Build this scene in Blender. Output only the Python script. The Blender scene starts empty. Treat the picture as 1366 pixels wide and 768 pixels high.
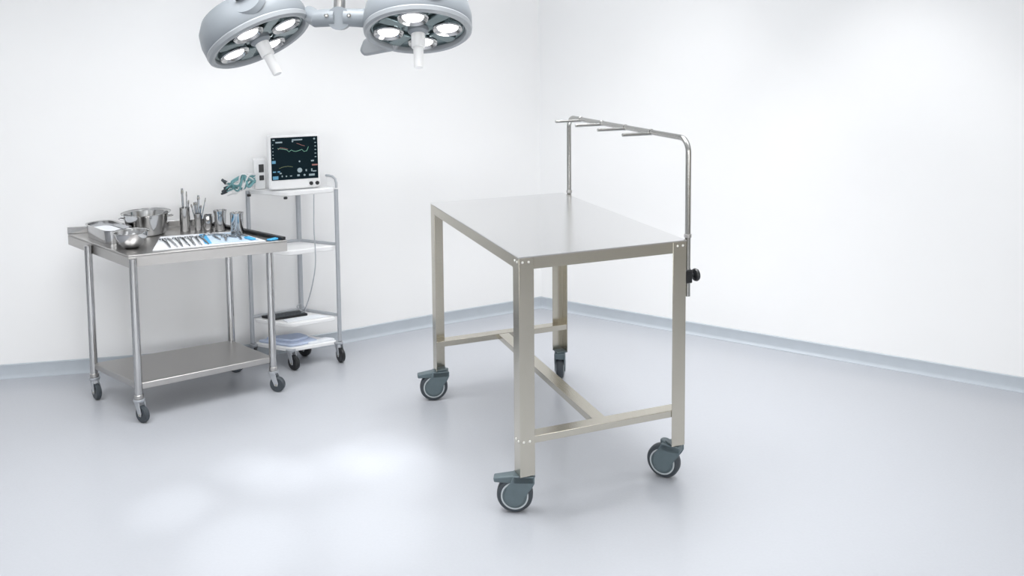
import bpy, bmesh, math, random
from mathutils import Vector, Matrix

random.seed(7)
scene = bpy.context.scene
COL = scene.collection

# ------------------------------------------------------------------ camera
F_PX, PCY, PITCH, ROLL, CAM_H = 1144.9, 151.47, 0.0817, -0.0087, 1.6104
cam_d = bpy.data.cameras.new('camera')
cam = bpy.data.objects.new('camera', cam_d)
COL.objects.link(cam)
cam_d.sensor_fit = 'HORIZONTAL'
cam_d.sensor_width = 36.0
cam_d.lens = F_PX / 1366 * 36
cam_d.shift_y = (PCY - 384) / 1366
cam_d.clip_start = 0.05
fw = Vector((0, math.cos(PITCH), -math.sin(PITCH)))
up0 = Vector((0, math.sin(PITCH), math.cos(PITCH)))
rt0 = Vector((1, 0, 0))
rt = rt0 * math.cos(ROLL) + up0 * math.sin(ROLL)
up = up0 * math.cos(ROLL) - rt0 * math.sin(ROLL)
cam.matrix_world = Matrix(((rt.x, up.x, -fw.x, 0), (rt.y, up.y, -fw.y, 0), (rt.z, up.z, -fw.z, CAM_H), (0, 0, 0, 1)))
scene.camera = cam

# ------------------------------------------------------------------ world, exposure, room lights
scene.view_settings.view_transform = 'Standard'
scene.view_settings.look = 'None'
scene.view_settings.exposure = 0.17
scene.view_settings.gamma = 1.0
scene.view_settings.use_curve_mapping = False
world = bpy.data.worlds.new('world')
scene.world = world
world.use_nodes = True
world.node_tree.nodes['Background'].inputs[0].default_value = (0.9, 0.95, 1, 1)
world.node_tree.nodes['Background'].inputs[1].default_value = 0.3
PANEL_E = 1.2            # emission of the diffusers of the ceiling panels
PANEL_W = 24.0           # power of each panel's lamp
SPOT_W = 30.0            # power of each lamp of the surgical light
FILL_W = 36.0         # power of each fill light added behind the camera
CEIL = 2.75
# ceiling panels: x, y, turn, share of PANEL_W, lamp spread limited to darken wall tops; fourth panel added to brighten the corner floor
PANELS = [(-2.3, 2.6, .3, .42, 120), (-0.8, 3.0, .49, .76, 120), (1.05, 2.5, -.55, .3, 120), (0.3, 3.75, -.03, .46, 78), (-1.5, 0.9, .5, .28, 120), (1.7, 1.3, .5, .2, 100), (0.0, -1.6, .5, .2, 120)]
DOWNLIGHTS = [(.74, 4.08), (1.56, 3.57)]      # recessed spots washing the right wall
DOWN_W = 38.0


# ------------------------------------------------------------------ materials
def mat(name, col, rough=.5, metal=0., spec=.5, noise=None, emit=None, estr=0., trans=0., coat=0., bump=None):
    m = bpy.data.materials.new(name)
    m.use_nodes = True
    nt = m.node_tree
    b = nt.nodes['Principled BSDF']
    b.inputs['Base Color'].default_value = (*col, 1)
    b.inputs['Roughness'].default_value = rough
    b.inputs['Metallic'].default_value = metal
    b.inputs['Specular IOR Level'].default_value = spec
    if coat:
        b.inputs['Coat Weight'].default_value = coat
        b.inputs['Coat Roughness'].default_value = .05
    if trans:
        b.inputs['Transmission Weight'].default_value = trans
    if emit:
        b.inputs['Emission Color'].default_value = (*emit, 1)
        b.inputs['Emission Strength'].default_value = estr
    if noise:
        sc, amt, ramt, stretch = noise
        tc = nt.nodes.new('ShaderNodeTexCoord')
        mp = nt.nodes.new('ShaderNodeMapping')
        mp.inputs['Scale'].default_value = stretch
        nz = nt.nodes.new('ShaderNodeTexNoise')
        nz.inputs['Scale'].default_value = sc
        nz.inputs['Detail'].default_value = 4
        nt.links.new(tc.outputs['Object'], mp.inputs[0])
        nt.links.new(mp.outputs[0], nz.inputs['Vector'])
        mr = nt.nodes.new('ShaderNodeMapRange')
        mr.inputs['From Min'].default_value = .3
        mr.inputs['From Max'].default_value = .7
        mr.inputs['To Min'].default_value = 1 - amt
        mr.inputs['To Max'].default_value = 1 + amt
        nt.links.new(nz.outputs['Fac'], mr.inputs['Value'])
        mx = nt.nodes.new('ShaderNodeMix')
        mx.data_type = 'RGBA'
        mx.blend_type = 'MULTIPLY'
        mx.inputs[0].default_value = 1
        mx.inputs[6].default_value = (*col, 1)
        nt.links.new(mr.outputs[0], mx.inputs[7])
        nt.links.new(mx.outputs[2], b.inputs['Base Color'])
        if ramt:
            m2 = nt.nodes.new('ShaderNodeMapRange')
            m2.inputs['From Min'].default_value = .3
            m2.inputs['From Max'].default_value = .7
            m2.inputs['To Min'].default_value = max(0, rough - ramt)
            m2.inputs['To Max'].default_value = rough + ramt
            nt.links.new(nz.outputs['Fac'], m2.inputs['Value'])
            nt.links.new(m2.outputs[0], b.inputs['Roughness'])
        if bump:
            bp = nt.nodes.new('ShaderNodeBump')
            bp.inputs['Strength'].default_value = bump
            bp.inputs['Distance'].default_value = .002
            nt.links.new(nz.outputs['Fac'], bp.inputs['Height'])
            nt.links.new(bp.outputs[0], b.inputs['Normal'])
    return m


M = {}
M['wall'] = mat('wall_paint', (.885, .886, .888), .55, noise=(3, .006, 0, (1, 1, 1)))
M['wall_warm'] = mat('wall_paint_warm', (.62, .55, .43), .6, noise=(3, .01, 0, (1, 1, 1)))
M['ceiling'] = mat('ceiling_paint', (.78, .79, .8), .7, noise=(3, .006, 0, (1, 1, 1)))
M['floor'] = mat('vinyl_floor', (.425, .440, .472), .23, spec=.45, noise=(110, .012, 0, (1, 1, 1)))
M['base'] = mat('vinyl_baseboard', (.43, .47, .515), .45, noise=(20, .02, 0, (1, 1, 1)))
M['steel'] = mat('brushed_steel', (.59, .56, .485), .24, 1, noise=(60, .006, .005, (1, 1, .03)))
M['steel_top'] = mat('brushed_steel_top', (.80, .80, .80), .22, 1, noise=(60, .006, .005, (1, .03, 1)))
M['tube'] = mat('tube_steel', (.43, .43, .415), .22, 1, noise=(60, .006, .005, (1, 1, 1)))
M['steel_dark'] = mat('worn_steel', (.47, .46, .45), .33, 1, noise=(60, .02, .03, (.03, 1, 1)))
M['chrome'] = mat('polished_steel', (.50, .50, .50), .13, 1, noise=(14, .04, .02, (1, 1, 1)))
M['tool'] = mat('tool_steel', (.36, .38, .4), .22, 1, noise=(30, .05, .03, (1, 1, 1)))
M['rivet'] = mat('rivet_steel', (.80, .79, .75), .3, .6, noise=(30, .02, 0, (1, 1, 1)))
M['caster'] = mat('blue_grey_plastic', (.105, .142, .158), .42, noise=(40, .05, .03, (1, 1, 1)))
M['tyre'] = mat('dark_rubber', (.045, .055, .065), .5, noise=(60, .08, .03, (1, 1, 1)))
M['ring'] = mat('pale_grey_ring', (.47, .51, .53), .4, noise=(60, .02, 0, (1, 1, 1)))
M['black'] = mat('black_plastic', (.012, .013, .015), .35, noise=(50, .05, .03, (1, 1, 1)))
M['white'] = mat('white_plastic', (.82, .825, .83), .35, noise=(30, .01, .02, (1, 1, 1)))
M['grey'] = mat('grey_painted_steel', (.42, .44, .47), .35, .3, noise=(30, .03, .02, (1, 1, 1)))
M['lamp'] = mat('lamp_grey', (.25, .275, .30), .38, noise=(12, .01, .02, (1, 1, 1)))
M['lamp_light'] = mat('lamp_pale_grey', (.31, .33, .35), .32, noise=(12, .01, .02, (1, 1, 1)))
M['lamp_face'] = mat('lamp_reflector', (.16, .21, .22), .2, .8, noise=(9, .15, .08, (1, 1, 1)))
M['glow'] = mat('lamp_glow', (.9, .92, .94), .2, emit=(1, 1, 1), estr=2.2, noise=(60, .02, 0, (1, 1, 1)))
M['grip'] = mat('grip_white', (.86, .86, .86), .3, noise=(20, .01, 0, (1, 1, 1)))
M['panel'] = mat('panel_diffuser', (.9, .9, .9), .5, emit=(.95, .975, 1), estr=PANEL_E, noise=(20, .01, 0, (1, 1, 1)))
M['sky_pane'] = mat('window_sky', (.8, .85, .9), .3, emit=(.95, .975, 1), estr=2.0, noise=(3, .01, 0, (1, 1, 1)))  # glowing pane of the fill lights added behind the camera
M['cloth'] = mat('white_drape', (.8, .82, .85), .8, noise=(30, .03, 0, (1, 1, 1)), bump=.4)
M['cloth_blue'] = mat('pale_blue_wrap', (.56, .68, .80), .8, noise=(30, .05, 0, (1, 1, 1)), bump=.4)
M['blue'] = mat('bright_blue_tape', (.07, .42, .75), .6, noise=(30, .06, 0, (1, 1, 1)))
M['fold'] = mat('folded_blue_grey_linen', (.50, .57, .72), .8, noise=(20, .06, 0, (1, 1, 1)), bump=.4)
M['paper'] = mat('paper_white', (.8, .83, .87), .7, noise=(30, .02, 0, (1, 1, 1)))
M['teal'] = mat('teal_cable', (.16, .35, .37), .45, noise=(40, .1, 0, (1, 1, 1)))
M['screen'] = mat('screen_dark', (.004, .010, .014), .3, spec=.04, emit=(.01, .03, .04), estr=.15, noise=(20, .05, 0, (1, 1, 1)))
for nm, c, s in (('green', (.25, .62, .45), .55), ('red', (.55, .22, .2), .5), ('cyan', (.13, .5, .8), .5), ('pale', (.55, .72, .80), .45), ('olive', (.3, .38, .15), .4)):
    M['px_' + nm] = mat('screen_' + nm, (.02, .02, .02), .3, emit=c, estr=s, noise=(20, .01, 0, (1, 1, 1)))


# ------------------------------------------------------------------ mesh helper
def frame(axis):
    a = Vector(axis).normalized()
    t = Vector((0, 0, 1)) if abs(a.z) < .9 else Vector((1, 0, 0))
    x = t.cross(a).normalized()
    return x, a.cross(x), a


class MB:
    def __init__(self):
        self.bm = bmesh.new()

    def poly(self, vs, faces):
        v = [self.bm.verts.new(p) for p in vs]
        for f in faces:
            self.bm.faces.new([v[i] for i in f])
        return self

    def box(self, lo, hi):
        x0, y0, z0 = lo
        x1, y1, z1 = hi
        return self.poly([(x0, y0, z0), (x1, y0, z0), (x1, y1, z0), (x0, y1, z0), (x0, y0, z1), (x1, y0, z1), (x1, y1, z1), (x0, y1, z1)],
                         [(3, 2, 1, 0), (4, 5, 6, 7), (0, 1, 5, 4), (1, 2, 6, 5), (2, 3, 7, 6), (3, 0, 4, 7)])

    def prism(self, pts, z0, z1):
        """polygon in plan, counter-clockwise, raised from z0 to z1"""
        n = len(pts)
        vs = [(p[0], p[1], z0) for p in pts] + [(p[0], p[1], z1) for p in pts]
        fs = [tuple(range(n - 1, -1, -1)), tuple(range(n, 2 * n))]
        fs += [(i, (i + 1) % n, n + (i + 1) % n, n + i) for i in range(n)]
        return self.poly(vs, fs)

    def slab(self, pts3, nrm, th):
        """planar polygon of 3-D points given thickness along nrm"""
        n = len(pts3)
        d = Vector(nrm) * th
        vs = [Vector(p) for p in pts3] + [Vector(p) + d for p in pts3]
        fs = [tuple(range(n - 1, -1, -1)), tuple(range(n, 2 * n))]
        fs += [(i, (i + 1) % n, n + (i + 1) % n, n + i) for i in range(n)]
        return self.poly(vs, fs)

    def tube(self, pts, r, seg=12, cap=True):
        pts = [Vector(p) for p in pts]
        n = len(pts)
        rs = r if isinstance(r, (list, tuple)) else [r] * n
        rings = []
        px = None
        for i, p in enumerate(pts):
            d = (pts[min(i + 1, n - 1)] - pts[max(i - 1, 0)]).normalized()
            if px is None:
                x, y, _ = frame(d)
            else:
                x = (px - d * px.dot(d)).normalized()
                y = d.cross(x)
            px = x
            rings.append([self.bm.verts.new(p + (x * math.cos(2 * math.pi * k / seg) + y * math.sin(2 * math.pi * k / seg)) * rs[i]) for k in range(seg)])
        for a, b in zip(rings, rings[1:]):
            for k in range(seg):
                self.bm.faces.new((a[k], a[(k + 1) % seg], b[(k + 1) % seg], b[k]))
        if cap:
            self.bm.faces.new(rings[0][::-1])
            self.bm.faces.new(rings[-1])
        return self

    def lathe(self, prof, o=(0, 0, 0), axis=(0, 0, 1), seg=40, close=False):
        """prof: (radius, height) along the axis"""
        x, y, a = frame(axis)
        o = Vector(o)
        rings = []
        for r, h in prof:
            if r < 1e-6:
                rings.append([self.bm.verts.new(o + a * h)])
            else:
                rings.append([self.bm.verts.new(o + a * h + (x * math.cos(2 * math.pi * k / seg) + y * math.sin(2 * math.pi * k / seg)) * r) for k in range(seg)])
        pairs = list(zip(rings, rings[1:]))
        if close:
            pairs.append((rings[-1], rings[0]))
        for p, q in pairs:
            for k in range(seg):
                k2 = (k + 1) % seg
                if len(p) == 1 and len(q) == 1:
                    continue
                if len(p) == 1:
                    self.bm.faces.new((p[0], q[k2], q[k]))
                elif len(q) == 1:
                    self.bm.faces.new((p[k], p[k2], q[0]))
                else:
                    self.bm.faces.new((p[k], p[k2], q[k2], q[k]))
        return self

    def build(self, name, material, parent=None, bevel=0, smooth=True, loc=None, rotz=0):
        bmesh.ops.recalc_face_normals(self.bm, faces=self.bm.faces)
        me = bpy.data.meshes.new(name)
        self.bm.to_mesh(me)
        self.bm.free()
        me.materials.append(material)
        o = bpy.data.objects.new(name, me)
        COL.objects.link(o)
        if parent:
            o.parent = parent
        if loc:
            o.location = loc
        o.rotation_euler.z = rotz
        if smooth:
            for p in me.polygons:
                p.use_smooth = True
            try:
                me.set_sharp_from_angle(angle=math.radians(35))
            except Exception:
                pass
        if bevel:
            b = o.modifiers.new('bevel', 'BEVEL')
            b.width = bevel
            b.segments = 2
            b.limit_method = 'ANGLE'
            b.angle_limit = math.radians(40)
        return o


def arc(c, r, a0, a1, n=8):
    return [(c[0] + r * math.cos(a0 + (a1 - a0) * i / n), c[1] + r * math.sin(a0 + (a1 - a0) * i / n)) for i in range(n + 1)]


def spline(pts, n=8):
    pts = [Vector(p) for p in pts]
    out = []
    for i in range(len(pts) - 1):
        p0, p1, p2, p3 = pts[max(i - 1, 0)], pts[i], pts[i + 1], pts[min(i + 2, len(pts) - 1)]
        for k in range(n):
            t = k / n
            out.append(.5 * ((2 * p1) + (p2 - p0) * t + (2 * p0 - 5 * p1 + 4 * p2 - p3) * t * t + (3 * p1 - p0 - 3 * p2 + p3) * t ** 3))
    out.append(pts[-1])
    return out


def tag(o, label, cat, group=None, kind=None):
    if label:
        o['label'] = label
    if cat:
        o['category'] = cat
    if group:
        o['group'] = group
    if kind:
        o['kind'] = kind
    return o


def thing(name, label, cat, loc=(0, 0, 0), rotz=0, group=None):
    o = bpy.data.objects.new(name, None)
    o.empty_display_size = .05
    COL.objects.link(o)
    o.location = loc
    o.rotation_euler = (0, 0, rotz)
    return tag(o, label, cat, group)


def kids(o):
    return [c for c in bpy.data.objects if c.parent == o]


def dup(o, parent=None, loc=None, rotz=None, label=None):
    c = o.copy()
    COL.objects.link(c)
    if parent is not None:
        c.parent = parent
    if loc is not None:
        c.location = loc
    if rotz is not None:
        c.rotation_euler.z = rotz
    if label:
        c['label'] = label
    for k in kids(o):
        dup(k, c)
    return c


# ------------------------------------------------------------------ the setting
CORNER = Vector((.166, 5.137))
left = [CORNER, Vector((-.30, 4.90)), Vector((-.60, 4.735)), Vector((-.92, 4.548)), Vector((-1.135, 4.441)), Vector((-1.485, 4.30)), Vector((-1.834, 4.215)), Vector((-2.155, 4.15)), Vector((-2.7, 4.045)), Vector((-5.2, 3.56))]
left3 = spline([(p.x, p.y, 0) for p in left], 5)
rdir = Vector((.854, -.5216)).normalized()
right_end = CORNER + rdir * 6.2


def ribbon(name, pts, z0, z1, th, material, kind='structure', smooth=True):
    """wall along a plan polyline, room on its left when walking the points; th goes outward"""
    pts = [Vector((p[0], p[1])) for p in pts]
    n = len(pts)
    nr = []
    for i in range(n):
        d = (pts[min(i + 1, n - 1)] - pts[max(i - 1, 0)]).normalized()
        nr.append(Vector((d.y, -d.x)))
    b = MB()
    vs = []
    for p, q in zip(pts, nr):
        o = p + q * th
        vs += [(p.x, p.y, z0), (p.x, p.y, z1), (o.x, o.y, z1), (o.x, o.y, z0)]
    fs = []
    for i in range(n - 1):
        for k in range(4):
            fs.append((4 * i + k, 4 * i + (k + 1) % 4, 4 * (i + 1) + (k + 1) % 4, 4 * (i + 1) + k))
    fs += [(0, 1, 2, 3), (4 * n - 4, 4 * n - 1, 4 * n - 2, 4 * n - 3)]
    b.poly(vs, fs)
    return tag(b.build(name, material, smooth=smooth), None, None, kind=kind)


BL = (-5.2, -3.0)
BR = (right_end.x, -3.0)
lp = [(p.x, p.y) for p in left3]
wl = ribbon('wall_left', lp[::1], 0, CEIL, .1, M['wall'])
wr = ribbon('wall_right', [tuple(CORNER), tuple(right_end)], 0, CEIL, -.1, M['wall'])
ribbon('wall_west', [lp[-1], BL], 0, CEIL, .1, M['wall'])
ribbon('wall_east', [tuple(right_end), BR], 0, CEIL, -.1, M['wall_warm'])
ribbon('wall_back', [BR, BL], 0, CEIL, -.1, M['wall_warm'])
plan = [(-5.4, -3.2), (right_end.x + .2, -3.2), (right_end.x + .2, 5.5), (-5.4, 5.5)]
tag(MB().prism(plan, -.1, 0).build('floor', M['floor'], smooth=False), None, None, kind='structure')
tag(MB().prism(plan, CEIL, CEIL + .1).build('ceiling', M['ceiling'], smooth=False), None, None, kind='structure')


def baseboard(name, pts, sgn, h=.068):
    """coved vinyl skirting: a curved foot running up into a flat strip"""
    pts = [Vector((p[0], p[1])) for p in pts]
    n = len(pts)
    prof = [(.0, 0), (.022, .0), (.021, .003), (.012, .008), (.007, .018), (.006, h - .004), (.003, h), (0, h)]
    m = len(prof)
    vs, fs = [], []
    for i, p in enumerate(pts):
        d = (pts[min(i + 1, n - 1)] - pts[max(i - 1, 0)]).normalized()
        q = Vector((d.y, -d.x)) * sgn
        for o, z in prof:
            vs.append((p.x + q.x * o, p.y + q.y * o, z))
    for i in range(n - 1):
        for k in range(m):
            fs.append((m * i + k, m * i + (k + 1) % m, m * (i + 1) + (k + 1) % m, m * (i + 1) + k))
    fs += [tuple(range(m)), tuple(range(m * n - 1, m * n - m - 1, -1))]
    return tag(MB().poly(vs, fs).build(name, M['base']), None, None, kind='structure')


baseboard('baseboard_left', lp, -1)
baseboard('baseboard_right', [tuple(CORNER), tuple(right_end)], 1)

for i, (x, y, rz, share, spread) in enumerate(PANELS):
    t = thing('ceiling_light', 'square white ceiling light panel above the room', 'light', (x, y, CEIL), rz, 'ceiling light panels')
    f = MB()
    for a, b in (((-.62, -.62, -.035), (.62, -.58, 0)), ((-.62, .58, -.035), (.62, .62, 0)), ((-.62, -.58, -.035), (-.58, .58, 0)), ((.58, -.58, -.035), (.62, .58, 0))):
        f.box(a, b)
    f.build('light_frame', M['white'], t)
    MB().box((-.58, -.58, -.025), (.58, .58, -.003)).build('diffuser', M['panel'], t, smooth=False)
    al = bpy.data.lights.new('panel_lamp', 'AREA')
    al.shape = 'SQUARE'
    al.size = 1.14
    al.energy = PANEL_W * share
    al.spread = math.radians(spread)
    al.color = (1, .998, .995)
    ao = bpy.data.objects.new('panel_lamp', al)
    COL.objects.link(ao)
    ao.parent = t
    ao.location = (0, 0, -.03)


for i, (x, y) in enumerate(DOWNLIGHTS):
    t = thing('recessed_downlight', 'small round recessed ceiling downlight close to the right wall', 'light', (x, y, CEIL), 0, 'recessed downlights along the right wall')
    MB().lathe([(.045, -.004), (.048, -.008), (.062, -.006), (.064, 0), (.045, 0)], seg=32, close=True).build('trim_ring', M['white'], t)
    MB().lathe([(0, -.002), (.045, -.002), (.045, 0), (0, 0)], seg=32).build('lens', M['panel'], t)
    l = bpy.data.lights.new('downlight_lamp', 'SPOT')
    l.energy = DOWN_W
    l.spot_size = math.radians(74)
    l.spot_blend = .6
    l.shadow_soft_size = .05
    o = bpy.data.objects.new('downlight_lamp', l)
    COL.objects.link(o)
    o.parent = t
    o.location = (0, 0, -.02)

# two unseen window-shaped fill lights, added behind the camera to brighten the walls
for i, x in enumerate((-2.4, 2.2)):
    w = thing('window_%d' % (i + 1), None, None, (x, -3.0, 1.55))
    w['kind'] = 'structure'
    f = MB()
    for a, b in (((-1.3, 0, -.85), (1.3, .05, -.8)), ((-1.3, 0, .8), (1.3, .05, .85)), ((-1.3, 0, -.8), (-1.25, .05, .8)), ((1.25, 0, -.8), (1.3, .05, .8)), ((-.02, 0, -.8), (.02, .05, .8))):
        f.box(a, b)
    f.build('window_frame', M['white'], w)
    MB().box((-1.25, .005, -.8), (1.25, .012, .8)).build('window_pane', M['sky_pane'], w, smooth=False)
    al = bpy.data.lights.new('daylight', 'AREA')
    al.shape = 'RECTANGLE'
    al.size, al.size_y = 2.45, 1.55
    al.energy = FILL_W * (.6, 1.4)[i]
    al.color = (1, .998, .995)
    ao = bpy.data.objects.new('daylight', al)
    COL.objects.link(ao)
    ao.parent = w
    ao.location = (0, .06, 0)
    ao.rotation_euler = (math.radians(90), 0, 0)


# ------------------------------------------------------------------ the large stainless table
W, L, H, LB = .6493, 1.0754, .9, .137
FL, TH = .055, .003          # flange width and sheet thickness of the angle legs
tab = thing('instrument_table', 'large stainless steel instrument table on grey casters with a raised hanging rail', 'table', (.0177, 2.8073, 0), .3682)
# top: sheet with a small turned-down lip
MB().box((-.001, -.001, H - .004), (W + .001, L + .001, H)).build('tabletop', M['steel_top'], tab)
AP = .040
for nm, lo, hi in (('front', (FL, 0, H - .004 - AP), (W - FL, TH, H - .0045)), ('back', (FL, L - TH, H - .004 - AP), (W - FL, L, H - .0045)),
                   ('left', (0, FL, H - .0045 - AP), (TH, L - FL, H - .006)), ('right', (W - TH, FL, H - .0045 - AP), (W, L - FL, H - .006))):
    b = MB().box(lo, hi)
    # inward lip under the apron
    x0, y0, z0 = lo
    x1, y1, z1 = hi
    if nm == 'front':
        b.box((x0, TH, z0), (x1, .022, z0 + TH))
    if nm == 'back':
        b.box((x0, L - .022, z0), (x1, L - TH, z0 + TH))
    if nm == 'left':
        b.box((TH, y0, z0), (.022, y1, z0 + TH))
    if nm == 'right':
        b.box((W - .022, y0, z0), (W - TH, y1, z0 + TH))
    b.build('apron', M['steel'], tab)
RZ0, RZ1 = .249, .274
for (cx, cy, sx, sy) in ((0, 0, 1, 1), (W, 0, -1, 1), (0, L, 1, -1), (W, L, -1, -1)):
    pts = [(0, 0), (FL, 0), (FL, TH), (TH, TH), (TH, FL), (0, FL)]
    pts = [(cx + sx * a, cy + sy * b) for a, b in pts]
    if sx * sy < 0:
        pts = pts[::-1]
    leg = MB().prism(pts, LB, H - .0045).build('leg', M['steel'], tab, bevel=.0012)
    # plate closing the foot of the angle, carries the caster bolt
    MB().prism([(cx + sx * a, cy + sy * b) for a, b in ([(TH, TH), (FL - .004, TH), (FL - .004, FL - .004), (TH, FL - .004)][::(1 if sx * sy > 0 else -1)])], LB, LB + .004).build('foot_plate', M['caster'], leg)
    for z in (H - .019, RZ1 - .014):
        for k in (.014, .036):
            if (cx, cy) != (0, 0) and not (cx > 0 and cy == 0 and z > .5):
                continue
            MB().lathe([(0.0046, 0), (.004, .0014), (.0025, .0022), (0, .0025)], (cx + sx * k, cy, z), (0, -sy, 0), 12).build('rivet', M['rivet'], leg)
            if cx == 0:
                MB().lathe([(0.0046, 0), (.004, .0014), (.0025, .0022), (0, .0025)], (cx, cy + sy * k, z), (-sx, 0, 0), 12).build('rivet', M['rivet'], leg)


def channel(b, p0, p1, w, h, z1, t=.003):
    """inverted U section from p0 to p1 in plan"""
    p0, p1 = Vector(p0), Vector(p1)
    d = (p1 - p0).normalized()
    q = Vector((-d.y, d.x))
    sec = [(-w / 2, z1 - h), (-w / 2, z1), (w / 2, z1), (w / 2, z1 - h), (w / 2 - t, z1 - h), (w / 2 - t, z1 - t), (-w / 2 + t, z1 - t), (-w / 2 + t, z1 - h)]
    vs = [(p.x + q.x * s, p.y + q.y * s, z) for p in (p0, p1) for s, z in sec]
    fs = [(k, (k + 1) % 8, 8 + (k + 1) % 8, 8 + k) for k in range(8)] + [(0, 7, 6, 1), (1, 6, 5, 2), (2, 5, 4, 3), (8, 9, 14, 15), (9, 10, 13, 14), (10, 11, 12, 13)]
    return b.poly(vs, fs)


channel(MB(), (TH, .0285), (W - TH, .0285), .05, RZ1 - RZ0, RZ1).build('lower_rail', M['steel'], tab, bevel=.001)
channel(MB(), (TH, L - .0285), (W - TH, L - .0285), .05, RZ1 - RZ0, RZ1).build('lower_rail', M['steel'], tab, bevel=.001)
channel(MB(), (W * .5, .054), (W * .5, L - .054), .05, RZ1 - RZ0, RZ1 - .001).build('centre_rail', M['steel'], tab, bevel=.001)


# casters
def hero_caster():
    R, wx, wz = .0625, .036, .0625
    top = MB()
    top.box((-.030, -.0255, .108), (.040, .0255, .134))
    prof = [(-.033, .133), (-.033, .110), (-.024, .093), (-.012, .078), (.0025, .054)]
    prof += [(wx + .035 * math.cos(a), wz + .035 * math.sin(a)) for a in [math.radians(v) for v in range(200, 396, 15)]]
    prof += [(.066, .092), (.052, .108), (.040, .133)]
    for s in (-1, 1):
        y0, y1 = (.0195, .0255) if s > 0 else (-.0255, -.0195)
        vs = [(x, y0, z) for x, z in prof] + [(x, y1, z) for x, z in prof]
        n = len(prof)
        top.poly(vs, [tuple(range(n)), tuple(range(2 * n - 1, n - 1, -1))] + [(i, n + i, n + (i + 1) % n, (i + 1) % n) for i in range(n)])
    c = top.build('caster', M['caster'], tab, bevel=.0025)
    w = MB().lathe([(.020, -.016), (R - .012, -.0175), (R - .004, -.0155), (R, -.009), (R, .009), (R - .004, .0155), (R - .012, .0175), (.020, .016)], (wx, 0, wz), (0, 1, 0), 48, close=True)
    w.build('tyre', M['tyre'], c)
    h = MB()
    for s in (-1, 1):
        h.lathe([(0, .0190), (.044, .0190), (.046, .0175), (.046, .012), (0, .012)], (wx, 0, wz), (0, s, 0), 40)
    h.build('hub', M['caster'], c)
    for s in (-1, 1):
        MB().lathe([(.0425, .0188), (.0425, .0208), (.0475, .0208), (.0475, .0168)], (wx, 0, wz), (0, s, 0), 48, close=True).build('trim_ring', M['ring'], c)
    MB().lathe([(0, 0), (.013, 0), (.013, .0055), (0, .0055)], (0, 0, .1335), (0, 0, 1), 20).build('stem', M['steel'], c)
    ped = MB()
    ped.poly([(.036, -.021, .106), (.036, .021, .106), (.036, .021, .134), (.036, -.021, .134),
              (.108, -.016, .107), (.108, .016, .107), (.110, .016, .124), (.110, -.016, .124)],
             [(0, 1, 2, 3), (7, 6, 5, 4), (0, 4, 5, 1), (1, 5, 6, 2), (2, 6, 7, 3), (3, 7, 4, 0)])
    ped.build('brake_pedal', M['caster'], c, bevel=.004)
    return c


cst = hero_caster()
yaw_t = .3682
dirs = [((.03, .03), (-.99, .06)), ((W - .03, .03), (-.86, .50)), ((.03, L - .03), (-.985, -.17)), ((W - .03, L - .03), (.10, 1.0))]
for i, (p, d) in enumerate(dirs):
    c = cst if i == 0 else dup(cst, tab)
    c.location = (p[0], p[1], 0)
    c.rotation_euler.z = math.atan2(d[1], d[0]) - yaw_t
    if i == 3:                      # the rear right caster shows no pedal
        for k in kids(c):
            if k.name.startswith('brake_pedal'):
                bpy.data.objects.remove(k)
    if i == 1:                      # the front right one carries a short round pedal
        for k in kids(c):
            if k.name.startswith('brake_pedal'):
                bpy.data.objects.remove(k)
        MB().lathe([(0, 0), (.016, 0), (.018, .003), (.018, .020), (.016, .023), (0, .023)], (.034, -.008, .116), (0, 0, 1), 24).build('brake_pedal', M['caster'], c, bevel=.002)

# hanging rail: a bent tube standing outside the right-hand side
RX, YA, YB, ZT, RB = W + .022, .025, L - .03, 1.262, .05
path = [(RX, YA, .685), (RX, YA, ZT - RB)]
path += [(RX, YA + RB - RB * math.cos(a), ZT - RB + RB * math.sin(a)) for a in [math.pi / 2 * k / 8 for k in range(1, 9)]]
path += [(RX, YB - RB, ZT)]
path += [(RX, YB - RB + RB * math.sin(a), ZT - RB + RB * math.cos(a)) for a in [math.pi / 2 * k / 8 for k in range(1, 9)]]
path += [(RX, YB, .685)]
rail = MB().tube(path, .0105, 16).build('hanging_rail', M['tube'], tab)
for y in (.27, .465, .66, .855):
    y *= L
    MB().tube([(RX - .004, y, ZT - .006), (RX - .125, y, ZT - .006)], .0068, 12).build('hook', M['tube'], rail)
    MB().lathe([(.0115, -.005), (.0125, -.004), (.0125, .004), (.0115, .005)], (RX, y, ZT), (0, 1, 0), 18).build('collar', M['tube'], rail)
for y in (YA, YB):
    cl = MB()
    cl.box((W + .0005, y - .016, .735), (W + .034, y + .016, .785))
    cl.build('clamp', M['black'], tab, bevel=.004)
    kb = MB()
    kb.tube([(W + .034, y, .76), (W + .05, y, .76)], .008, 12)
    kb.lathe([(0, -.002), (.014, -.002), (.022, .003), (.024, .009), (.022, .015), (.014, .020), (0, .021)], (W + .048, y, .76), (1, 0, 0), 24)
    kb.build('clamp_knob', M['black'], tab)
    MB().lathe([(.0112, 0), (.0135, .001), (.0135, .012), (.0112, .013)], (RX, y, H + .002), (0, 0, 1), 18).build('rail_bush', M['steel_dark'], tab)


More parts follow.
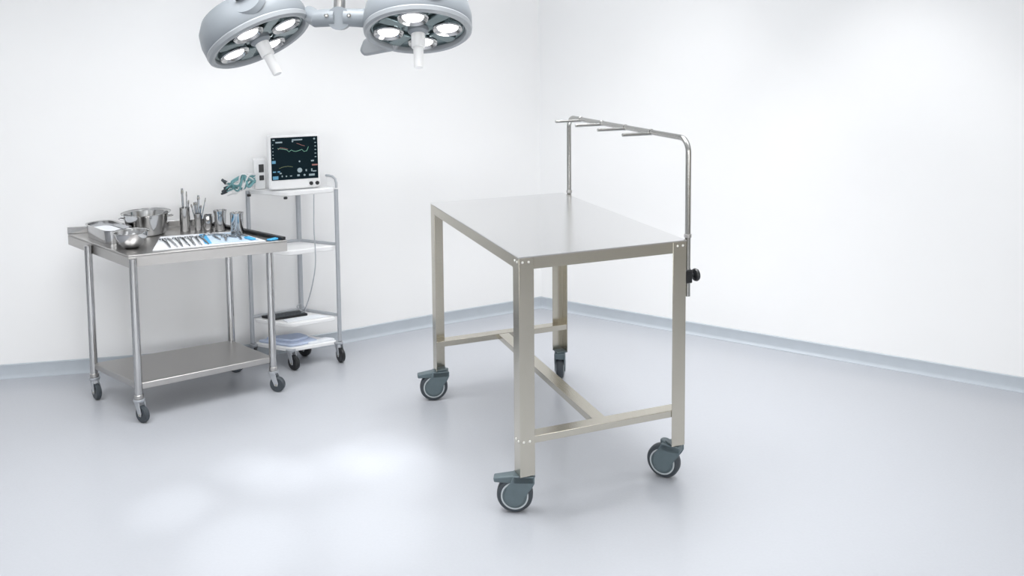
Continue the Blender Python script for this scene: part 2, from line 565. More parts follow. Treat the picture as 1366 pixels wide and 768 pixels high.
# ------------------------------------------------------------------ small trolley casters (shared by the trolley and the cart)
def small_caster(root, loc, ang, r=.036, metal=M['grey'], tyre=M['tyre']):
    """swivel caster standing on the floor; loc is the post centre, ang the trailing direction"""
    zt = 2 * r + .028
    f = MB()
    f.lathe([(0, zt - .012), (.022, zt - .012), (.024, zt - .008), (.024, zt), (0, zt)], seg=20)
    for s in (-1, 1):
        y0, y1 = (.0135, .0165) if s > 0 else (-.0165, -.0135)
        prof = [(-.014, zt - .010), (.016, zt - .010), (.030, r + .008), (.026, r - .008), (.012, r - .006)]
        n = len(prof)
        f.poly([(x, y0, z) for x, z in prof] + [(x, y1, z) for x, z in prof],
               [tuple(range(n)), tuple(range(2 * n - 1, n - 1, -1))] + [(i, n + i, n + (i + 1) % n, (i + 1) % n) for i in range(n)])
    c = f.build('caster', metal, root, bevel=.001)
    w = MB().lathe([(.006, -.010), (r - .006, -.0115), (r, -.007), (r, .007), (r - .006, .0115), (.006, .010)], (.02, 0, r), (0, 1, 0), 32, close=True)
    w.build('wheel', tyre, c)
    MB().tube([(.02, -.0185, r), (.02, .0185, r)], .005, 10).build('axle', M['steel'], c)
    c.location = (loc[0], loc[1], 0)
    c.rotation_euler.z = ang
    return zt


# ------------------------------------------------------------------ instrument trolley by the left wall
O = Vector((-1.52, 3.86))
tr = thing('instrument_trolley', 'steel trolley with bowls and instruments on top, beside the left wall', 'trolley', (O.x, O.y, 0))


def rel(p):
    return (p[0] - O.x, p[1] - O.y)


legs = dict(N=(-1.617, 3.585), R=(-1.125, 3.896), L=(-1.93, 3.835), B=(-1.392, 4.126))
TT = .725
top = [(-1.637, 3.588), (-1.033, 3.862), (-1.502, 4.225), (-2.121, 4.03)]
tp = [rel(p) for p in top]
b = MB().prism(tp, TT - .008, TT)
ct = Vector((sum(p[0] for p in tp) / 4, sum(p[1] for p in tp) / 4))
b.build('worktop', M['steel_dark'], tr, bevel=.002)
sk = MB()
for i in range(4):
    p, q = Vector(tp[i]), Vector(tp[(i + 1) % 4])
    d = (q - p).normalized()
    n = Vector((-d.y, d.x))
    sk.prism([p, q, q + n * .004 - d * .003, p + n * .004 + d * .003], TT - .052, TT - .0085)
sk.build('worktop_fascia', M['steel_dark'], tr)
p, q = Vector(tp[2]), Vector(tp[3])
d = (q - p).normalized()
n = Vector((-d.y, d.x))
MB().prism([p, q, q + n * .01, p + n * .01], TT, TT + .032).build('back_upstand', M['chrome'], tr, bevel=.002)
p, q = Vector(tp[1]), Vector(tp[2])
d = (q - p).normalized()
n = Vector((-d.y, d.x))
MB().prism([p + d * .008, q - d * .02, q - d * .02 + n * .022, p + d * .008 + n * .022], TT, TT + .014).build('edge_guard', M['black'], tr, bevel=.003)
angs = dict(N=-.5, R=-.2, L=-.75, B=.5)
for k, pl in legs.items():
    x, y = rel(pl)
    zt = small_caster(tr, (x, y), angs[k])
    MB().tube([(x, y, zt), (x, y, TT - .012)], .0165, 18).build('leg', M['chrome'], tr)
    MB().lathe([(.0168, 0), (.0195, .002), (.0195, .016), (.0168, .018)], (x, y, zt + .001), (0, 0, 1), 18).build('leg_collar', M['steel_dark'], tr)
sh = [Vector(rel(legs[k])) for k in 'NRBL']
MB().prism(sh, .137, .165).build('lower_shelf', M['steel_dark'], tr, bevel=.003)

# ---- goods on the trolley
ZT2 = TT + .0005


def vessel(name, label, cat, xy, prof, material=M['chrome'], z=ZT2, group=None, parts=None):
    t = thing(name, label, cat, (xy[0], xy[1], z), 0, group)
    MB().lathe(prof, seg=40).build('body', material, t)
    return t


def wall_prof(outer, th=.002):
    """closed vessel profile from outer (r,h) points bottom to top"""
    inner = [(max(r - th, .001), h) for r, h in outer[::-1]]
    inner[-1] = (inner[-1][0], inner[-1][1] + th)
    return [(0, outer[0][1])] + outer + inner + [(0, outer[0][1] + th)]


pot = vessel('steel_pot', 'wide steel pot with a flared rim and small ring handles, tallest vessel at the left', 'pot', (-1.738, 4.015),
             wall_prof([(.078, 0), (.083, .004), (.098, .092), (.100, .098), (.110, .101), (.111, .104)]))
for s, a in ((1, .35), (-1, .35)):
    d = Vector((math.cos(a) * s, math.sin(a) * s, 0))
    q = Vector((-d.y, d.x, 0))
    MB().tube([d * .096 + Vector((0, 0, .078)) + q * .016, d * .112 + Vector((0, 0, .080)) + q * .014, d * .118 + Vector((0, 0, .080)), d * .112 + Vector((0, 0, .080)) - q * .014, d * .096 + Vector((0, 0, .078)) - q * .016], .003, 8).build('ring_handle', M['chrome'], pot)
vessel('steel_bowl', 'round steel bowl at the front left corner of the trolley', 'bowl', (-1.688, 3.74),
       wall_prof([(.028, 0), (.034, .004), (.055, .024), (.068, .05), (.0725, .068), (.078, .071), (.078, .073)]))

# rectangular tray with rounded corners holding a white liner
tdir = Vector((-.73, .683)).normalized()
tper = Vector((.683, .73)).normalized()
org = Vector((-1.637, 3.588)) + tdir * .255 + tper * .02
ty = thing('rounded_tray', 'shallow rounded steel tray with a white lining, behind the small bowl', 'tray', (org.x, org.y, ZT2), math.atan2(tdir.y, tdir.x))
# local x runs along the edge, local y points outward, so the tray lies in y from -0.118 to 0


def rrect(x0, y0, x1, y1, r, n=6):
    out = []
    for cx, cy, a in ((x1 - r, y1 - r, 0), (x0 + r, y1 - r, 90), (x0 + r, y0 + r, 180), (x1 - r, y0 + r, 270)):
        out += [(cx + r * math.cos(math.radians(a + 90 * k / n)), cy + r * math.sin(math.radians(a + 90 * k / n))) for k in range(n + 1)]
    return out


def loft(b, rings, closed_caps=True):
    vv = [[b.bm.verts.new(p) for p in r] for r in rings]
    n = len(vv[0])
    for a, c in zip(vv, vv[1:]):
        for k in range(n):
            b.bm.faces.new((a[k], a[(k + 1) % n], c[(k + 1) % n], c[k]))
    if closed_caps:
        b.bm.faces.new(vv[0][::-1])
        b.bm.faces.new(vv[-1])
    return b


def rr3(x0, y0, x1, y1, r, z):
    return [(x, y, z) for x, y in rrect(x0, y0, x1, y1, r)]


tb = MB()
loft(tb, [rr3(.004, -.114, .276, -.004, .045, 0), rr3(0, -.118, .28, 0, .05, .058), rr3(-.006, -.124, .286, .006, .055, .060), rr3(-.006, -.124, .286, .006, .055, .063),
          rr3(.003, -.115, .277, -.003, .048, .061), rr3(.006, -.112, .274, -.006, .045, .004)])
tb.build('tray_body', M['chrome'], ty)
MB().prism(rrect(.008, -.110, .272, -.008, .043), .030, .040).build('tray_liner', M['paper'], ty)

# cylinders and cups
vessel('tool_holder', 'tall narrow steel holder of upright tools, beside the pot', 'holder', (-1.578, 4.075), wall_prof([(.022, 0), (.0235, .003), (.0235, .11), (.0245, .112)]))
vessel('tool_cup', 'small steel cup filled with a fan of fine tools', 'holder', (-1.520, 4.090), wall_prof([(.016, 0), (.0175, .003), (.0175, .076), (.019, .08)]))
vessel('steel_beaker', 'small plain steel beaker just right of the tool fan', 'cup', (-1.474, 4.097), wall_prof([(.020, 0), (.0225, .004), (.022, .06), (.019, .07), (.0195, .073)]))
vessel('steel_cup', 'steel cup with a flared rim behind the front right cup', 'cup', (-1.412, 4.085), wall_prof([(.024, 0), (.0255, .004), (.027, .075), (.031, .093), (.032, .096)]))
vessel('steel_cup', 'straight-sided steel cup standing on the pale blue wrap, nearest the right edge', 'cup', (-1.288, 3.95), wall_prof([(.026, 0), (.0285, .004), (.0295, .10), (.0315, .104)]), z=ZT2 + .0062)


def upright(label, base, tip, r, head):
    """a tool standing in a holder, from its foot to its upper end"""
    base, tip = Vector(base), Vector(tip)
    t = thing('upright_tool', label, 'tool', base)
    v = tip - base
    MB().tube([(0, 0, 0), v * .55, v * .6, v], [r * .8, r * .8, r, r], 8).build('shaft', M['tool'], t)
    MB().lathe([(0, 0), (r * 1.2, .001), (r * 1.4, head * .5), (r * 1.1, head), (0, head + .001)], v * .86, v, 10).build('tip', M['chrome'], t)
    return t


zb = ZT2 + .0035
for lab, dx, dy, ex, ey, h, r in (('thick dark tool, tallest one rising from the narrow holder', -.006, 0, -.010, .004, .205, .005),
                                  ('thin rod, second tallest in the narrow holder', .006, .002, .010, .006, .19, .0025),
                                  ('thin tool leaning right out of the narrow holder', .008, -.004, .021, .0, .148, .0028)):
    upright(lab, (-1.578 + dx, 4.075 + dy, zb), (-1.578 + ex, 4.075 + ey, ZT2 + h), r, .02)
for lab, dx, ex, ey, h, r in (('outermost left tool of the fan in the small cup', -.004, -.030, -.002, .125, .003),
                              ('second tool from the left of the fan in the small cup', -.002, -.018, .003, .135, .0035),
                              ('dark tool left of the middle of the fan in the small cup', -.001, -.008, -.004, .137, .0045),
                              ('thick upright tool, tallest of the fan in the small cup', .002, .004, .003, .168, .005),
                              ('short tool right of the middle of the fan in the small cup', .003, .016, -.002, .12, .0035),
                              ('thin tool leaning far right out of the fan in the small cup', .005, .038, .004, .155, .0022)):
    upright(lab, (-1.520 + dx * 1.2, 4.090, zb), (-1.520 + ex, 4.090 + ey, ZT2 + h), r, .016)


def sheet(name, label, cat, pts, z, th, material, amp=.002, n=24):
    """a cloth lying on the worktop: a wavy sheet over a plan quad"""
    b = MB()
    P = [Vector(p) for p in pts]
    g = []
    for lay in (0, 1):
        rows = []
        for i in range(n + 1):
            row = []
            for j in range(n + 1):
                s, t = i / n, j / n
                p = (P[0] * (1 - s) + P[1] * s) * (1 - t) + (P[3] * (1 - s) + P[2] * s) * t
                w = amp * (math.sin(9 * s + 3 * t) * math.sin(7 * t - 2 * s) * .5 + .5) if lay else 0
                row.append(b.bm.verts.new((p.x, p.y, z + (th + w if lay else 0))))
            rows.append(row)
        g.append(rows)
    for i in range(n):
        for j in range(n):
            b.bm.faces.new((g[1][i][j], g[1][i + 1][j], g[1][i + 1][j + 1], g[1][i][j + 1]))
            b.bm.faces.new((g[0][i][j], g[0][i][j + 1], g[0][i + 1][j + 1], g[0][i + 1][j]))
    for i in range(n):
        for (a, c) in (((i, 0), (i + 1, 0)), ((i + 1, n), (i, n)), ((0, i + 1), (0, i)), ((n, i), (n, i + 1))):
            b.bm.faces.new((g[0][a[0]][a[1]], g[0][c[0]][c[1]], g[1][c[0]][c[1]], g[1][a[0]][a[1]]))
    return tag(b.build(name, material), label, cat)


sheet('drape', 'white cloth spread over the trolley top under the instruments', 'cloth', [(-1.566, 3.668), (-1.12, 3.832), (-1.33, 4.035), (-1.64, 3.935)], ZT2, .003, M['cloth'], .0006)
DZ = ZT2 + .0038
wrap = sheet('sterile_wrap', 'pale blue wrap with bright blue edge on the right half of the white cloth', 'cloth', [(-1.372, 3.765), (-1.155, 3.842), (-1.31, 4.015), (-1.468, 3.955)], DZ, .0016, M['cloth_blue'], .0004)
strip = MB().prism([(-1.372, 3.7655), (-1.345, 3.7755), (-1.442, 3.962), (-1.467, 3.9545)], DZ + .0022, DZ + .0034)
strip.build('blue_edge', M['blue'], wrap)
tag(MB().prism([(-1.232, 3.868), (-1.185, 3.828), (-1.168, 3.842), (-1.212, 3.886)], DZ + .0024, DZ + .010).build('wrap_roll', M['blue'], bevel=.003), 'small bright blue folded strip beside the front right cup', 'strip')
tag(MB().prism([(-1.123, 3.846), (-1.098, 3.839), (-1.068, 3.872), (-1.090, 3.884)], ZT2, ZT2 + .008).build('wrap_roll', M['blue'], bevel=.003), 'small bright blue folded strip at the right front corner of the trolley', 'strip')

# instruments: forceps, scissors, scalpel handles
IZ = ZT2 + .0056


def forceps(label, xy, ang, z, ln=.17, group=None):
    t = thing('forceps', label, 'instrument', (xy[0], xy[1], z), ang, group)
    for s in (-1, 1):
        pts = [(-ln * .5, .0006 * s, .003), (-ln * .2, .0025 * s, .003), (0, .0006 * s, .003), (ln * .25, .005 * s, .003), (ln * .36, .009 * s, .003)]
        a = MB().tube(pts, [.0015, .003, .0036, .0028, .0026], 8).build('arm', M['tool'], t)
        ring = [(ln * .36 + .012 + .012 * math.cos(k * math.pi / 8), .0105 * s + .008 * math.sin(k * math.pi / 8), .003) for k in range(17)]
        MB().tube(ring, .0022, 6, cap=False).build('finger_ring', M['tool'], a)
    MB().lathe([(.005, 0), (.005, .0065), (0, .007)], (0, 0, .0), (0, 0, 1), 12).build('hinge', M['chrome'], t)
    return t


def scalpel(label, xy, ang, z, ln=.15, group=None):
    t = thing('scalpel', label, 'instrument', (xy[0], xy[1], z), ang, group)
    MB().prism([(-.2 * ln, -.004), (.5 * ln, -.0055), (.5 * ln, .0055), (-.2 * ln, .004)], 0.0003, .004).build('handle', M['tool'], t, bevel=.001)
    MB().prism([(-.5 * ln, .001), (-.42 * ln, -.004), (-.2 * ln, -.0035), (-.2 * ln, .003)], .001, .0024).build('blade', M['chrome'], t)
    return t


IA = math.atan2(-.85, .52) + math.pi
e1 = Vector((.94, .34)).normalized()
base = Vector((-1.552, 3.787))
ORD = ['first', 'second', 'third', 'fourth', 'fifth', 'sixth', 'seventh', 'eighth']
for i in range(7):
    p = base + e1 * (.0262 * i) + Vector((.006, -.01)) * (i % 2)
    a = IA + random.uniform(-.05, .05)
    if i % 2 == 1:
        scalpel('steel scalpel on the white cloth, %s instrument from the bowl' % ORD[i], p, a, IZ, .20)
    else:
        forceps('steel forceps on the white cloth, %s instrument from the bowl' % ORD[i], p, a, IZ, .195 + .02 * random.random())
base2 = Vector((-1.345, 3.845))
WZ = DZ + .0042
for i, (u_, v_, da, kind) in enumerate(((0.005, .03, .1, 's'), (.036, .0, -.2, 'f'), (.070, .045, .25, 's'), (.098, .0, -.1, 'f'), (.020, .105, .9, 'f'), (.13, .012, .1, 's'))):
    p = base2 + e1 * u_ + Vector((-.5, .86)) * v_
    lab = ['thin scalpel next to the bright blue edge of the wrap', 'small forceps at the front of the pale blue wrap, second from its blue edge', 'thin scalpel near the middle of the pale blue wrap', 'small forceps left of the loose blue strip on the wrap', 'small forceps turned crosswise at the back of the pale blue wrap', 'thin scalpel at the front right of the pale blue wrap'][i]
    (scalpel if kind == 's' else forceps)(lab, p, IA + da, WZ, .10)


# ------------------------------------------------------------------ monitor cart
C0 = Vector((-1.108, 4.266))
cart = thing('monitor_cart', 'white three-shelf cart on black wheels carrying the patient monitor', 'cart', (C0.x, C0.y, 0))
PL, PR, PF, PB = [Vector(p) - C0 for p in ((-1.328, 4.254), (-.889, 4.274), (-1.113, 4.158), (-1.106, 4.372))]


def kite(g):
    return [PL * g + Vector((0, 0)), PF * g, PR * g, PB * g]


def rounded(pts, r, n=5):
    out = []
    m = len(pts)
    for i in range(m):
        p, a, c = pts[i], pts[i - 1], pts[(i + 1) % m]
        u1, u2 = (a - p).normalized(), (c - p).normalized()
        q0, q1 = p + u1 * r, p + u2 * r
        for k in range(n + 1):
            t = k / n
            out.append((q0 * (1 - t) ** 2 + p * 2 * t * (1 - t) + q1 * t * t))
    return out


def shelf(name, z0, z1, g, material, rim=None):
    s = MB().prism(rounded(kite(g), .03), z0, z1).build(name, material, cart, bevel=.004)
    return s


shelf('top_shelf', .872, .896, 1.02, M['white'])
shelf('middle_shelf', .575, .600, .98, M['white'])
shelf('lower_tray', .212, .232, .98, M['white'])
shelf('bottom_shelf', .088, .108, .98, M['white'])
for z in (.606, .240):
    t3 = [Vector((*(PL * .99), z)), Vector((*(PB * .99), z)), Vector((*(PR * .99), z))]
    MB().tube(t3, .008, 10).build('guard_rail', M['grey'], cart)
for P in (PL, PR):
    MB().tube([(P.x, P.y, .105), (P.x, P.y, .886)], .0105, 14).build('post', M['grey'], cart)
MB().tube([(PB.x, PB.y, .225), (PB.x, PB.y, .876)], .0125, 14).build('post', M['grey'], cart)
MB().lathe([(0, 0), (.009, .001), (.010, .008), (.006, .012), (0, .012)], (PF.x, PF.y, .859), (0, 0, 1), 14).build('screw_knob', M['black'], cart)
MB().lathe([(0, 0), (.010, .001), (.010, .012), (0, .013)], (PL.x + .01, PL.y - .012, .859), (0, 0, 1), 14).build('screw_knob', M['black'], cart)
# raised grey bumper loop at the right end of the top shelf
q = (PB - PR).normalized()
r3 = lambda s, z: Vector((PR.x + q.x * s, PR.y + q.y * s, z))
MB().slab([r3(-.004, 0.896), r3(.058, 0.896), r3(.058, 0.949), r3(.03, 0.949), r3(.012, 0.944), r3(.002, 0.932), r3(-.004, 0.914)], Vector((q.y, -q.x, 0)), .008).build('end_guard', M['white'], cart, bevel=.003)
MB().tube([r3(-.002, 0.894), r3(-.002, 0.919), r3(.004, 0.939), r3(.02, 0.951), r3(.04, 0.954), r3(.060, 0.954)], .006, 10).build('end_guard_rail', M['grey'], cart)
for P, a in ((PL * .96, 2.6), (PR * .97, -.9), (PF * .9, -.6), (PB * .84, -.4)):
    small_caster(cart, (P.x, P.y), a, .037, M['grey'], M['black'])

# flat black device with cable loops on the lower tray, linen on the bottom shelf
kb = thing('flat_keypad', 'flat black keypad lying on the lower tray of the cart', 'keypad', (C0.x, C0.y, .2325), 0)
MB().prism([(-.172, -.010), (-.09, -.048), (.055, .023), (.0015, .076)], 0, .013).build('keypad_body', M['black'], kb, bevel=.003)
kk = MB()
for i in range(8):
    for j in range(3):
        g = lambda a, b_: Vector((-.155, -.012)) + Vector((.145, .071)) * a + (Vector((.074, -.037)) * (1 - a) + Vector((.05, -.042)) * a) * b_
        kk.prism([g((i + .1) / 8, (j + .1) / 3), g((i + .1) / 8, (j + .9) / 3), g((i + .9) / 8, (j + .9) / 3), g((i + .9) / 8, (j + .1) / 3)], .0128, .0150)
kk.build('keys', M['tyre'], kb)
tag(MB().prism([(C0.x - .02, C0.y - .085), (C0.x + .165, C0.y + .005), (C0.x + .10, C0.y + .033), (C0.x - .055, C0.y - .05)], .2325, .2375).build('paper_pad', M['paper'], bevel=.001), 'white paper pad in front of the black keypad on the lower tray', 'paper')
ln = thing('folded_linen', 'pale blue-grey folded linen on the bottom shelf of the cart', 'linen', (C0.x, C0.y, .1085))


def cushion(b, pts, z0, z1):
    P = rounded([Vector(p) for p in pts], .02)
    c = sum(P, Vector((0, 0))) / len(P)
    sc = lambda g, z: [((p - c) * g + c).to_3d() + Vector((0, 0, z)) for p in P]
    return loft(b, [sc(.97, z0), sc(1, z0 + (z1 - z0) * .3), sc(1, z0 + (z1 - z0) * .7), sc(.95, z1)])


cushion(MB(), [PL * .9, PF * .86, PR * .55 + PF * .2, PB * .72], 0, .012).build('lower_fold', M['fold'], ln)
cushion(MB(), [PL * .72, PF * .55, PR * .3, PB * .5], .0125, .026).build('upper_fold', M['fold'], ln)
tag(cushion(MB(), [PF * .55 + PR * .30, PF * .4 + PR * .55, PR * .92, PB * .25 + PR * .62], 0, .010).build('paper_bag', M['paper'], None, loc=(C0.x, C0.y, .1085)), 'white folded paper pack at the right end of the bottom shelf', 'pack')

# patient monitor
mo = thing('patient_monitor', 'white patient monitor with a dark trace screen on top of the cart', 'monitor', (-1.078, 4.215, .8965), math.radians(23))
# local: x to the viewer's right, -y to the viewer, front face at y=0, depth 0.13
mw, mh, md = .252, .268, .115
bd = MB()
loft(bd, [[(x, y, z) for x, z in [(a, c + mh / 2 + .004) for a, c in rrect(-w2, -h2, w2, h2, r)]] for w2, h2, r, y in ((mw / 2 - .006, mh / 2 - .006, .012, 0), (mw / 2, mh / 2, .014, .006), (mw / 2, mh / 2, .014, .05), (mw / 2 - .02, mh / 2 - .02, .014, md))])
bd.build('housing', M['white'], mo)
MB().box((-.09, .012, 0), (.09, .09, .01)).build('foot', M['grey'], mo, bevel=.002)
sx0, sx1, sz0, sz1 = -.112, .114, .052, .262
scr = MB().box((sx0, -.0025, sz0), (sx1, .002, sz1)).build('screen', M['screen'], mo, bevel=.001)


def px(x, z):
    """screen fraction to local point just in front of the glass"""
    return (sx0 + (sx1 - sx0) * x, -.0032, sz1 - (sz1 - sz0) * z)


def trace(name, pts, r, m_):
    MB().tube([px(x, z) for x, z in pts], r, 6).build(name, m_, scr)


trace('green_trace', [(.14, .25), (.25, .27), (.33, .29), (.38, .34), (.43, .30), (.48, .33), (.53, .34), (.60, .32), (.66, .30), (.70, .35), (.76, .34), (.79, .27), (.80, .24)], .0013, M['px_green'])
trace('red_trace', [(.15, .28), (.20, .23), (.28, .25), (.36, .28)], .0011, M['px_red'])
trace('red_trace', [(.55, .15), (.60, .17), (.66, .20), (.72, .22)], .0011, M['px_red'])
trace('olive_trace', [(.16, .72), (.25, .69), (.35, .68), (.45, .70)], .0010, M['px_olive'])


def dots(name, rects, m_):
    for x, z, w, h in rects:
        p = px(x, z)
        b = MB()
        if abs(w - h) < .0025:
            b.lathe([(0, -.0014), (w * .5, -.0014), (w * .5, 0), (0, 0)], (p[0], -.0022, p[2]), (0, 1, 0), 16)
        else:
            b.box((p[0] - w / 2, -.0036, p[2] - h / 2), (p[0] + w / 2, -.0022, p[2] + h / 2))
        b.build(name, m_, scr)


dots('header_text', [(.06, .05, .010, .006), (.17, .11, .032, .007), (.56, .065, .050, .006), (.46, .10, .008, .007), (.93, .06, .009, .007)], M['px_pale'])
dots('side_scale', [(.04, .16 + .08 * k, .005, .004) for k in range(6)] + [(.95, .15 + .085 * k, .008, .004) for k in range(5)], M['px_pale'])
dots('value_text', [(.60, .58, .008, .009), (.60, .79, .024, .025), (.88, .58, .014, .007), (.92, .83, .018, .005), (.74, .80, .006, .010), (.86, .80, .006, .014)], M['px_pale'])
dots('red_value', [(.93, .68, .028, .007)], M['px_red'])
dots('blue_value', [(.05, .57, .018, .014), (.06, .80, .014, .006), (.15, .80, .012, .006), (.08, .94, .026, .016)], M['px_cyan'])
dots('menu_text', [(.22, .91, .005, .008), (.31, .915, .007, .009), (.41, .915, .010, .004), (.57, .91, .012, .009), (.70, .91, .010, .008), (.86, .915, .028, .010), (.19, .84, .010, .006)], M['px_pale'])
for x in (.078, .108):
    MB().lathe([(0, 0), (.0095, 0), (.0095, .007), (.007, .010), (0, .010)], (x, .001, .027), (0, -1, 0), 18).build('knob', M['black'], mo)

# module box and cables at the left of the monitor
md_ = thing('sensor_module', 'slim white module with black sockets left of the patient monitor', 'module', (-1.262, 4.262, .8965), math.radians(23))
MB().box((-.035, -.03, 0), (.022, .04, .15)).build('module_body', M['white'], md_, bevel=.004)
MB().box((-.012, -.034, .085), (.012, -.0295, .125)).build('socket', M['black'], md_, bevel=.002)
MB().box((-.010, -.034, .045), (.012, -.0295, .070)).build('socket', M['black'], md_, bevel=.002)
cb = thing('sensor_cables', 'tangled teal and white sensor cables hanging off the left end of the cart', 'cable', (-1.315, 4.195, .914))
rnd = random.Random(3)
for i in range(9):
    pts = [(.045, .0, .06 - .012 * (i % 4))]
    for k in range(1, 6):
        pts.append((.045 - .028 * k + rnd.uniform(-.015, .015), -.01 + rnd.uniform(-.028, .02), .05 - .012 * k + rnd.uniform(-.035, .04)))
    MB().tube(spline(pts, 6), .0042 if i % 3 else .006, 7).build('cable', M['teal'] if i % 3 != 1 else M['white'], cb)
    if i % 2 == 0:
        e = Vector(pts[-1])
        d = (e - Vector(pts[-2])).normalized()
        MB().tube([e - d * .004, e + d * .012, e + d * .028], [.0075, .0075, .005], 10).build('plug', M['tyre'], cb)

# thin white lead dropping from the top shelf to the lower tray
tag(MB().tube(spline([(-.985, 4.205, .874), (-.988, 4.20, .70), (-.985, 4.203, .602), (-.99, 4.21, .50), (-1.02, 4.24, .38), (-1.06, 4.285, .28), (-1.085, 4.31, .25), (-1.11, 4.305, .275), (-1.09, 4.32, .285), (-1.07, 4.31, .25), (-1.10, 4.30, .2435)], 8), .0028, 8).build('monitor_lead', M['grey']),
    'thin grey lead hanging from the monitor down to the lower tray', 'cable')


# ------------------------------------------------------------------ surgical ceiling light with two heads
sl = thing('surgical_light', 'twin-head grey surgical ceiling light with glowing lenses and white handles', 'light', (-.735, 3.7, CEIL))
SO = Vector((-.735, 3.7, CEIL))


def lamp_head(center, n, spin, aims):
    """head in a frame whose local -z is the light direction"""
    n = Vector(n).normalized()
    z = -n
    x = Vector((0, 1, 0)).cross(z).normalized()
    y = z.cross(x)
    rot = Matrix((x, y, z)).transposed().to_4x4()
    R = .232
    hs = MB()
    hs.lathe([(R - .004, .012), (R, .018), (R + .001, .06), (R - .010, .110), (R - .038, .150), (R - .10, .170), (0, .176)], seg=64)
    head = hs.build('lamp_head', M['lamp'], sl)
    head.matrix_local = Matrix.Translation(Vector(center) - SO) @ rot @ Matrix.Rotation(spin, 4, 'Z')
    MB().lathe([(R - .031, .014), (R - .031, -.002), (R - .026, -.012), (R - .012, -.015), (R - .002, -.008), (R + .001, .008), (R - .002, .0145)], seg=64, close=True).build('rim', M['lamp_light'], head)
    MB().lathe([(R - .003, .0146), (R - .003, .0178), (R - .012, .0178), (R - .012, .0146)], seg=64, close=True).build('rim_seam', M['tyre'], head)
    # moulded shoulder with a dark grip slot on the side
    MB().lathe([(0, 0), (.075, 0), (.085, .010), (.07, .03), (0, .032)], (.075, -R + .052, .105), (.1, -1, .35), 28).build('shoulder', M['lamp'], head)
    MB().box((.045, -R - .001, .114), (.100, -R + .03, .120)).build('grip_slot', M['tyre'], head)
    # reflector dish with four pods
    face = MB().lathe([(0, .010), (.06, .010), (.09, .018), (R - .034, .006), (R - .030, .012), (0, .03)], seg=64).build('reflector', M['lamp_face'], head)
    for k in range(4):
        a = math.pi / 2 * k
        cx, cy = .128 * math.cos(a), .128 * math.sin(a)
        MB().lathe([(.062, .012), (.066, -.004), (.062, -.009), (.056, -.006), (.043, .004)], (cx, cy, 0), (0, 0, 1), 36, close=True).build('lens_ring', M['chrome'], head)
        MB().lathe([(0, -.008), (.026, -.0065), (.0425, -.001), (.0425, .004), (0, .004)], (cx, cy, 0), (0, 0, 1), 36).build('lens', M['glow'], head)
        # petal between the pods
        a2 = a + math.pi / 4
        P = [(.075 * math.cos(a2 - .32), .075 * math.sin(a2 - .32)), (.185 * math.cos(a2 - .17), .185 * math.sin(a2 - .17)), (.193 * math.cos(a2), .193 * math.sin(a2)), (.185 * math.cos(a2 + .17), .185 * math.sin(a2 + .17)), (.075 * math.cos(a2 + .32), .075 * math.sin(a2 + .32))]
        MB().prism(P, -.001, .012).build('petal', M['lamp_face'], head, bevel=.004)
    MB().lathe([(.046, .012), (.044, -.006), (.034, -.016), (.029, -.018), (0, -.018)], seg=32).build('handle_socket', M['lamp'], head)
    MB().lathe([(0, -.018), (.030, -.018), (.029, -.078), (.0265, -.080), (0, -.080)], seg=28).build('handle_sleeve', M['grip'], head)
    MB().lathe([(0, -.0805), (.0215, -.0805), (.0205, -.165), (.0175, -.171), (0, -.171)], seg=28).build('handle', M['grip'], head)
    for k, (tx, ty, w, ang) in enumerate(aims):
        a = math.pi / 2 * k + spin
        l = bpy.data.lights.new('lamp_beam', 'SPOT')
        l.energy = SPOT_W * w
        l.spot_size = math.radians(ang)
        l.spot_blend = 1.0
        l.shadow_soft_size = .03
        l.color = (.97, .985, 1)
        o = bpy.data.objects.new('lamp_beam', l)
        COL.objects.link(o)
        o.parent = sl
        pw = Vector(center) + (x * math.cos(a) + y * math.sin(a)) * .128 + n * .02
        o.location = pw - SO
        dr = Vector((tx, ty, 0)) - pw
        o.rotation_euler = dr.to_track_quat('-Z', 'Y').to_euler()
    return head


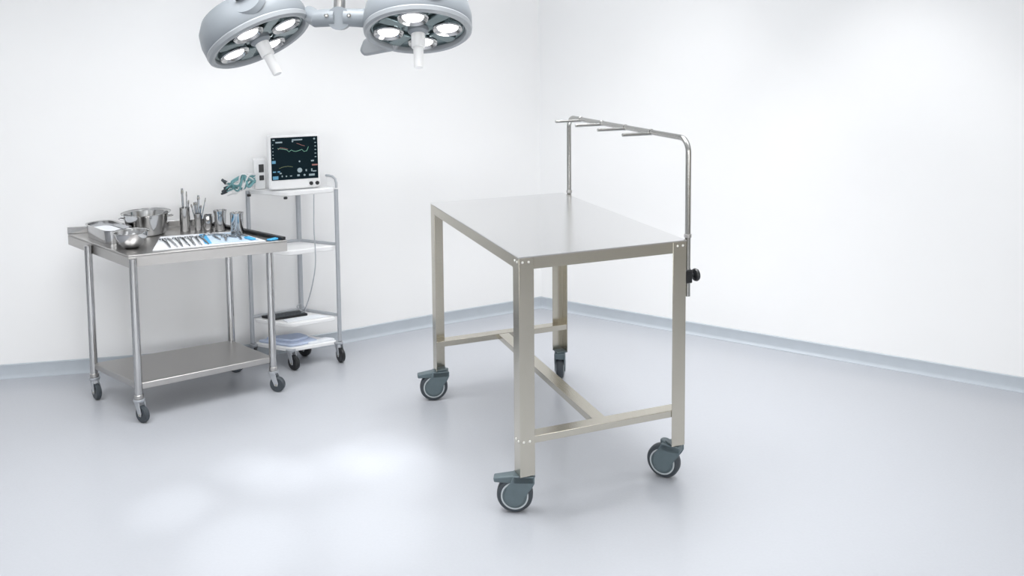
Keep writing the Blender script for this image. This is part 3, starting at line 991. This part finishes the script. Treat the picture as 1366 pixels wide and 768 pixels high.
RC, LC = Vector((-.400, 3.7, 1.668)), Vector((-1.079, 3.7, 1.635))
lamp_head(RC, (.043, -.398, -.923), -.04, [(-.55, 3.28, 1, 15), (-.42, 3.14, 1, 15), (-.70, 3.18, .6, 14), (-.48, 2.75, .5, 16)])
lamp_head(LC, (.473, -.194, -.86), .0, [(-1.03, 3.19, .9, 11), (-.88, 3.10, 1, 11), (-1.21, 2.88, 1, 12), (-.88, 2.66, 1, 15)])
# suspension: column, clevis, cross arm
HUB = Vector((-.735, 3.70, 1.735)) - SO
MB().tube([HUB + Vector((-.004, 0, -.03)), HUB + Vector((.004, 0, .10)), HUB + Vector((.03, .03, .55)), Vector((.03, .03, -.05))], [.026, .024, .024, .024], 20).build('suspension_column', M['steel_dark'], sl)
MB().lathe([(0, -.06), (.07, -.06), (.10, -.03), (.11, 0), (0, 0)], (.03, .03, 0), (0, 0, 1), 32).build('ceiling_flange', M['lamp_light'], sl)
MB().tube([HUB + Vector((0, -.026, -.012)), HUB + Vector((0, .03, -.012))], .05, 24).build('clevis', M['lamp'], sl)
la = MB().tube([LC - SO + Vector((.20, .04, .11)), HUB + Vector((-.10, .0, -.012)), HUB + Vector((-.02, 0, -.008))], [.036, .038, .038], 20)
la.build('cross_arm', M['lamp'], sl)
ra = MB().tube([HUB + Vector((.02, 0, -.008)), HUB + Vector((.10, 0, -.012)), RC - SO + Vector((-.19, .03, .07))], [.038, .040, .038], 20)
ra.build('cross_arm', M['lamp'], sl)
for s in (-1, 1):
    MB().lathe([(0, 0), (.009, 0), (.009, .006), (0, .008)], HUB + Vector((.048 * s, -.036, 0)), (0, -1, 0), 12).build('arm_screw', M['chrome'], sl)
# wedge-shaped bracket under the right head's arm
wp = [(-.205, .0), (-.10, .045), (-.02, .02), (-.06, -.05), (-.205, -.075), (-.225, -.05)]
MB().slab([RC - SO + Vector((x_ - .055, .14, z_ - .035)) for x_, z_ in wp], (0, 1, 0), .05).build('yoke_bracket', M['lamp_light'], sl, bevel=.012)
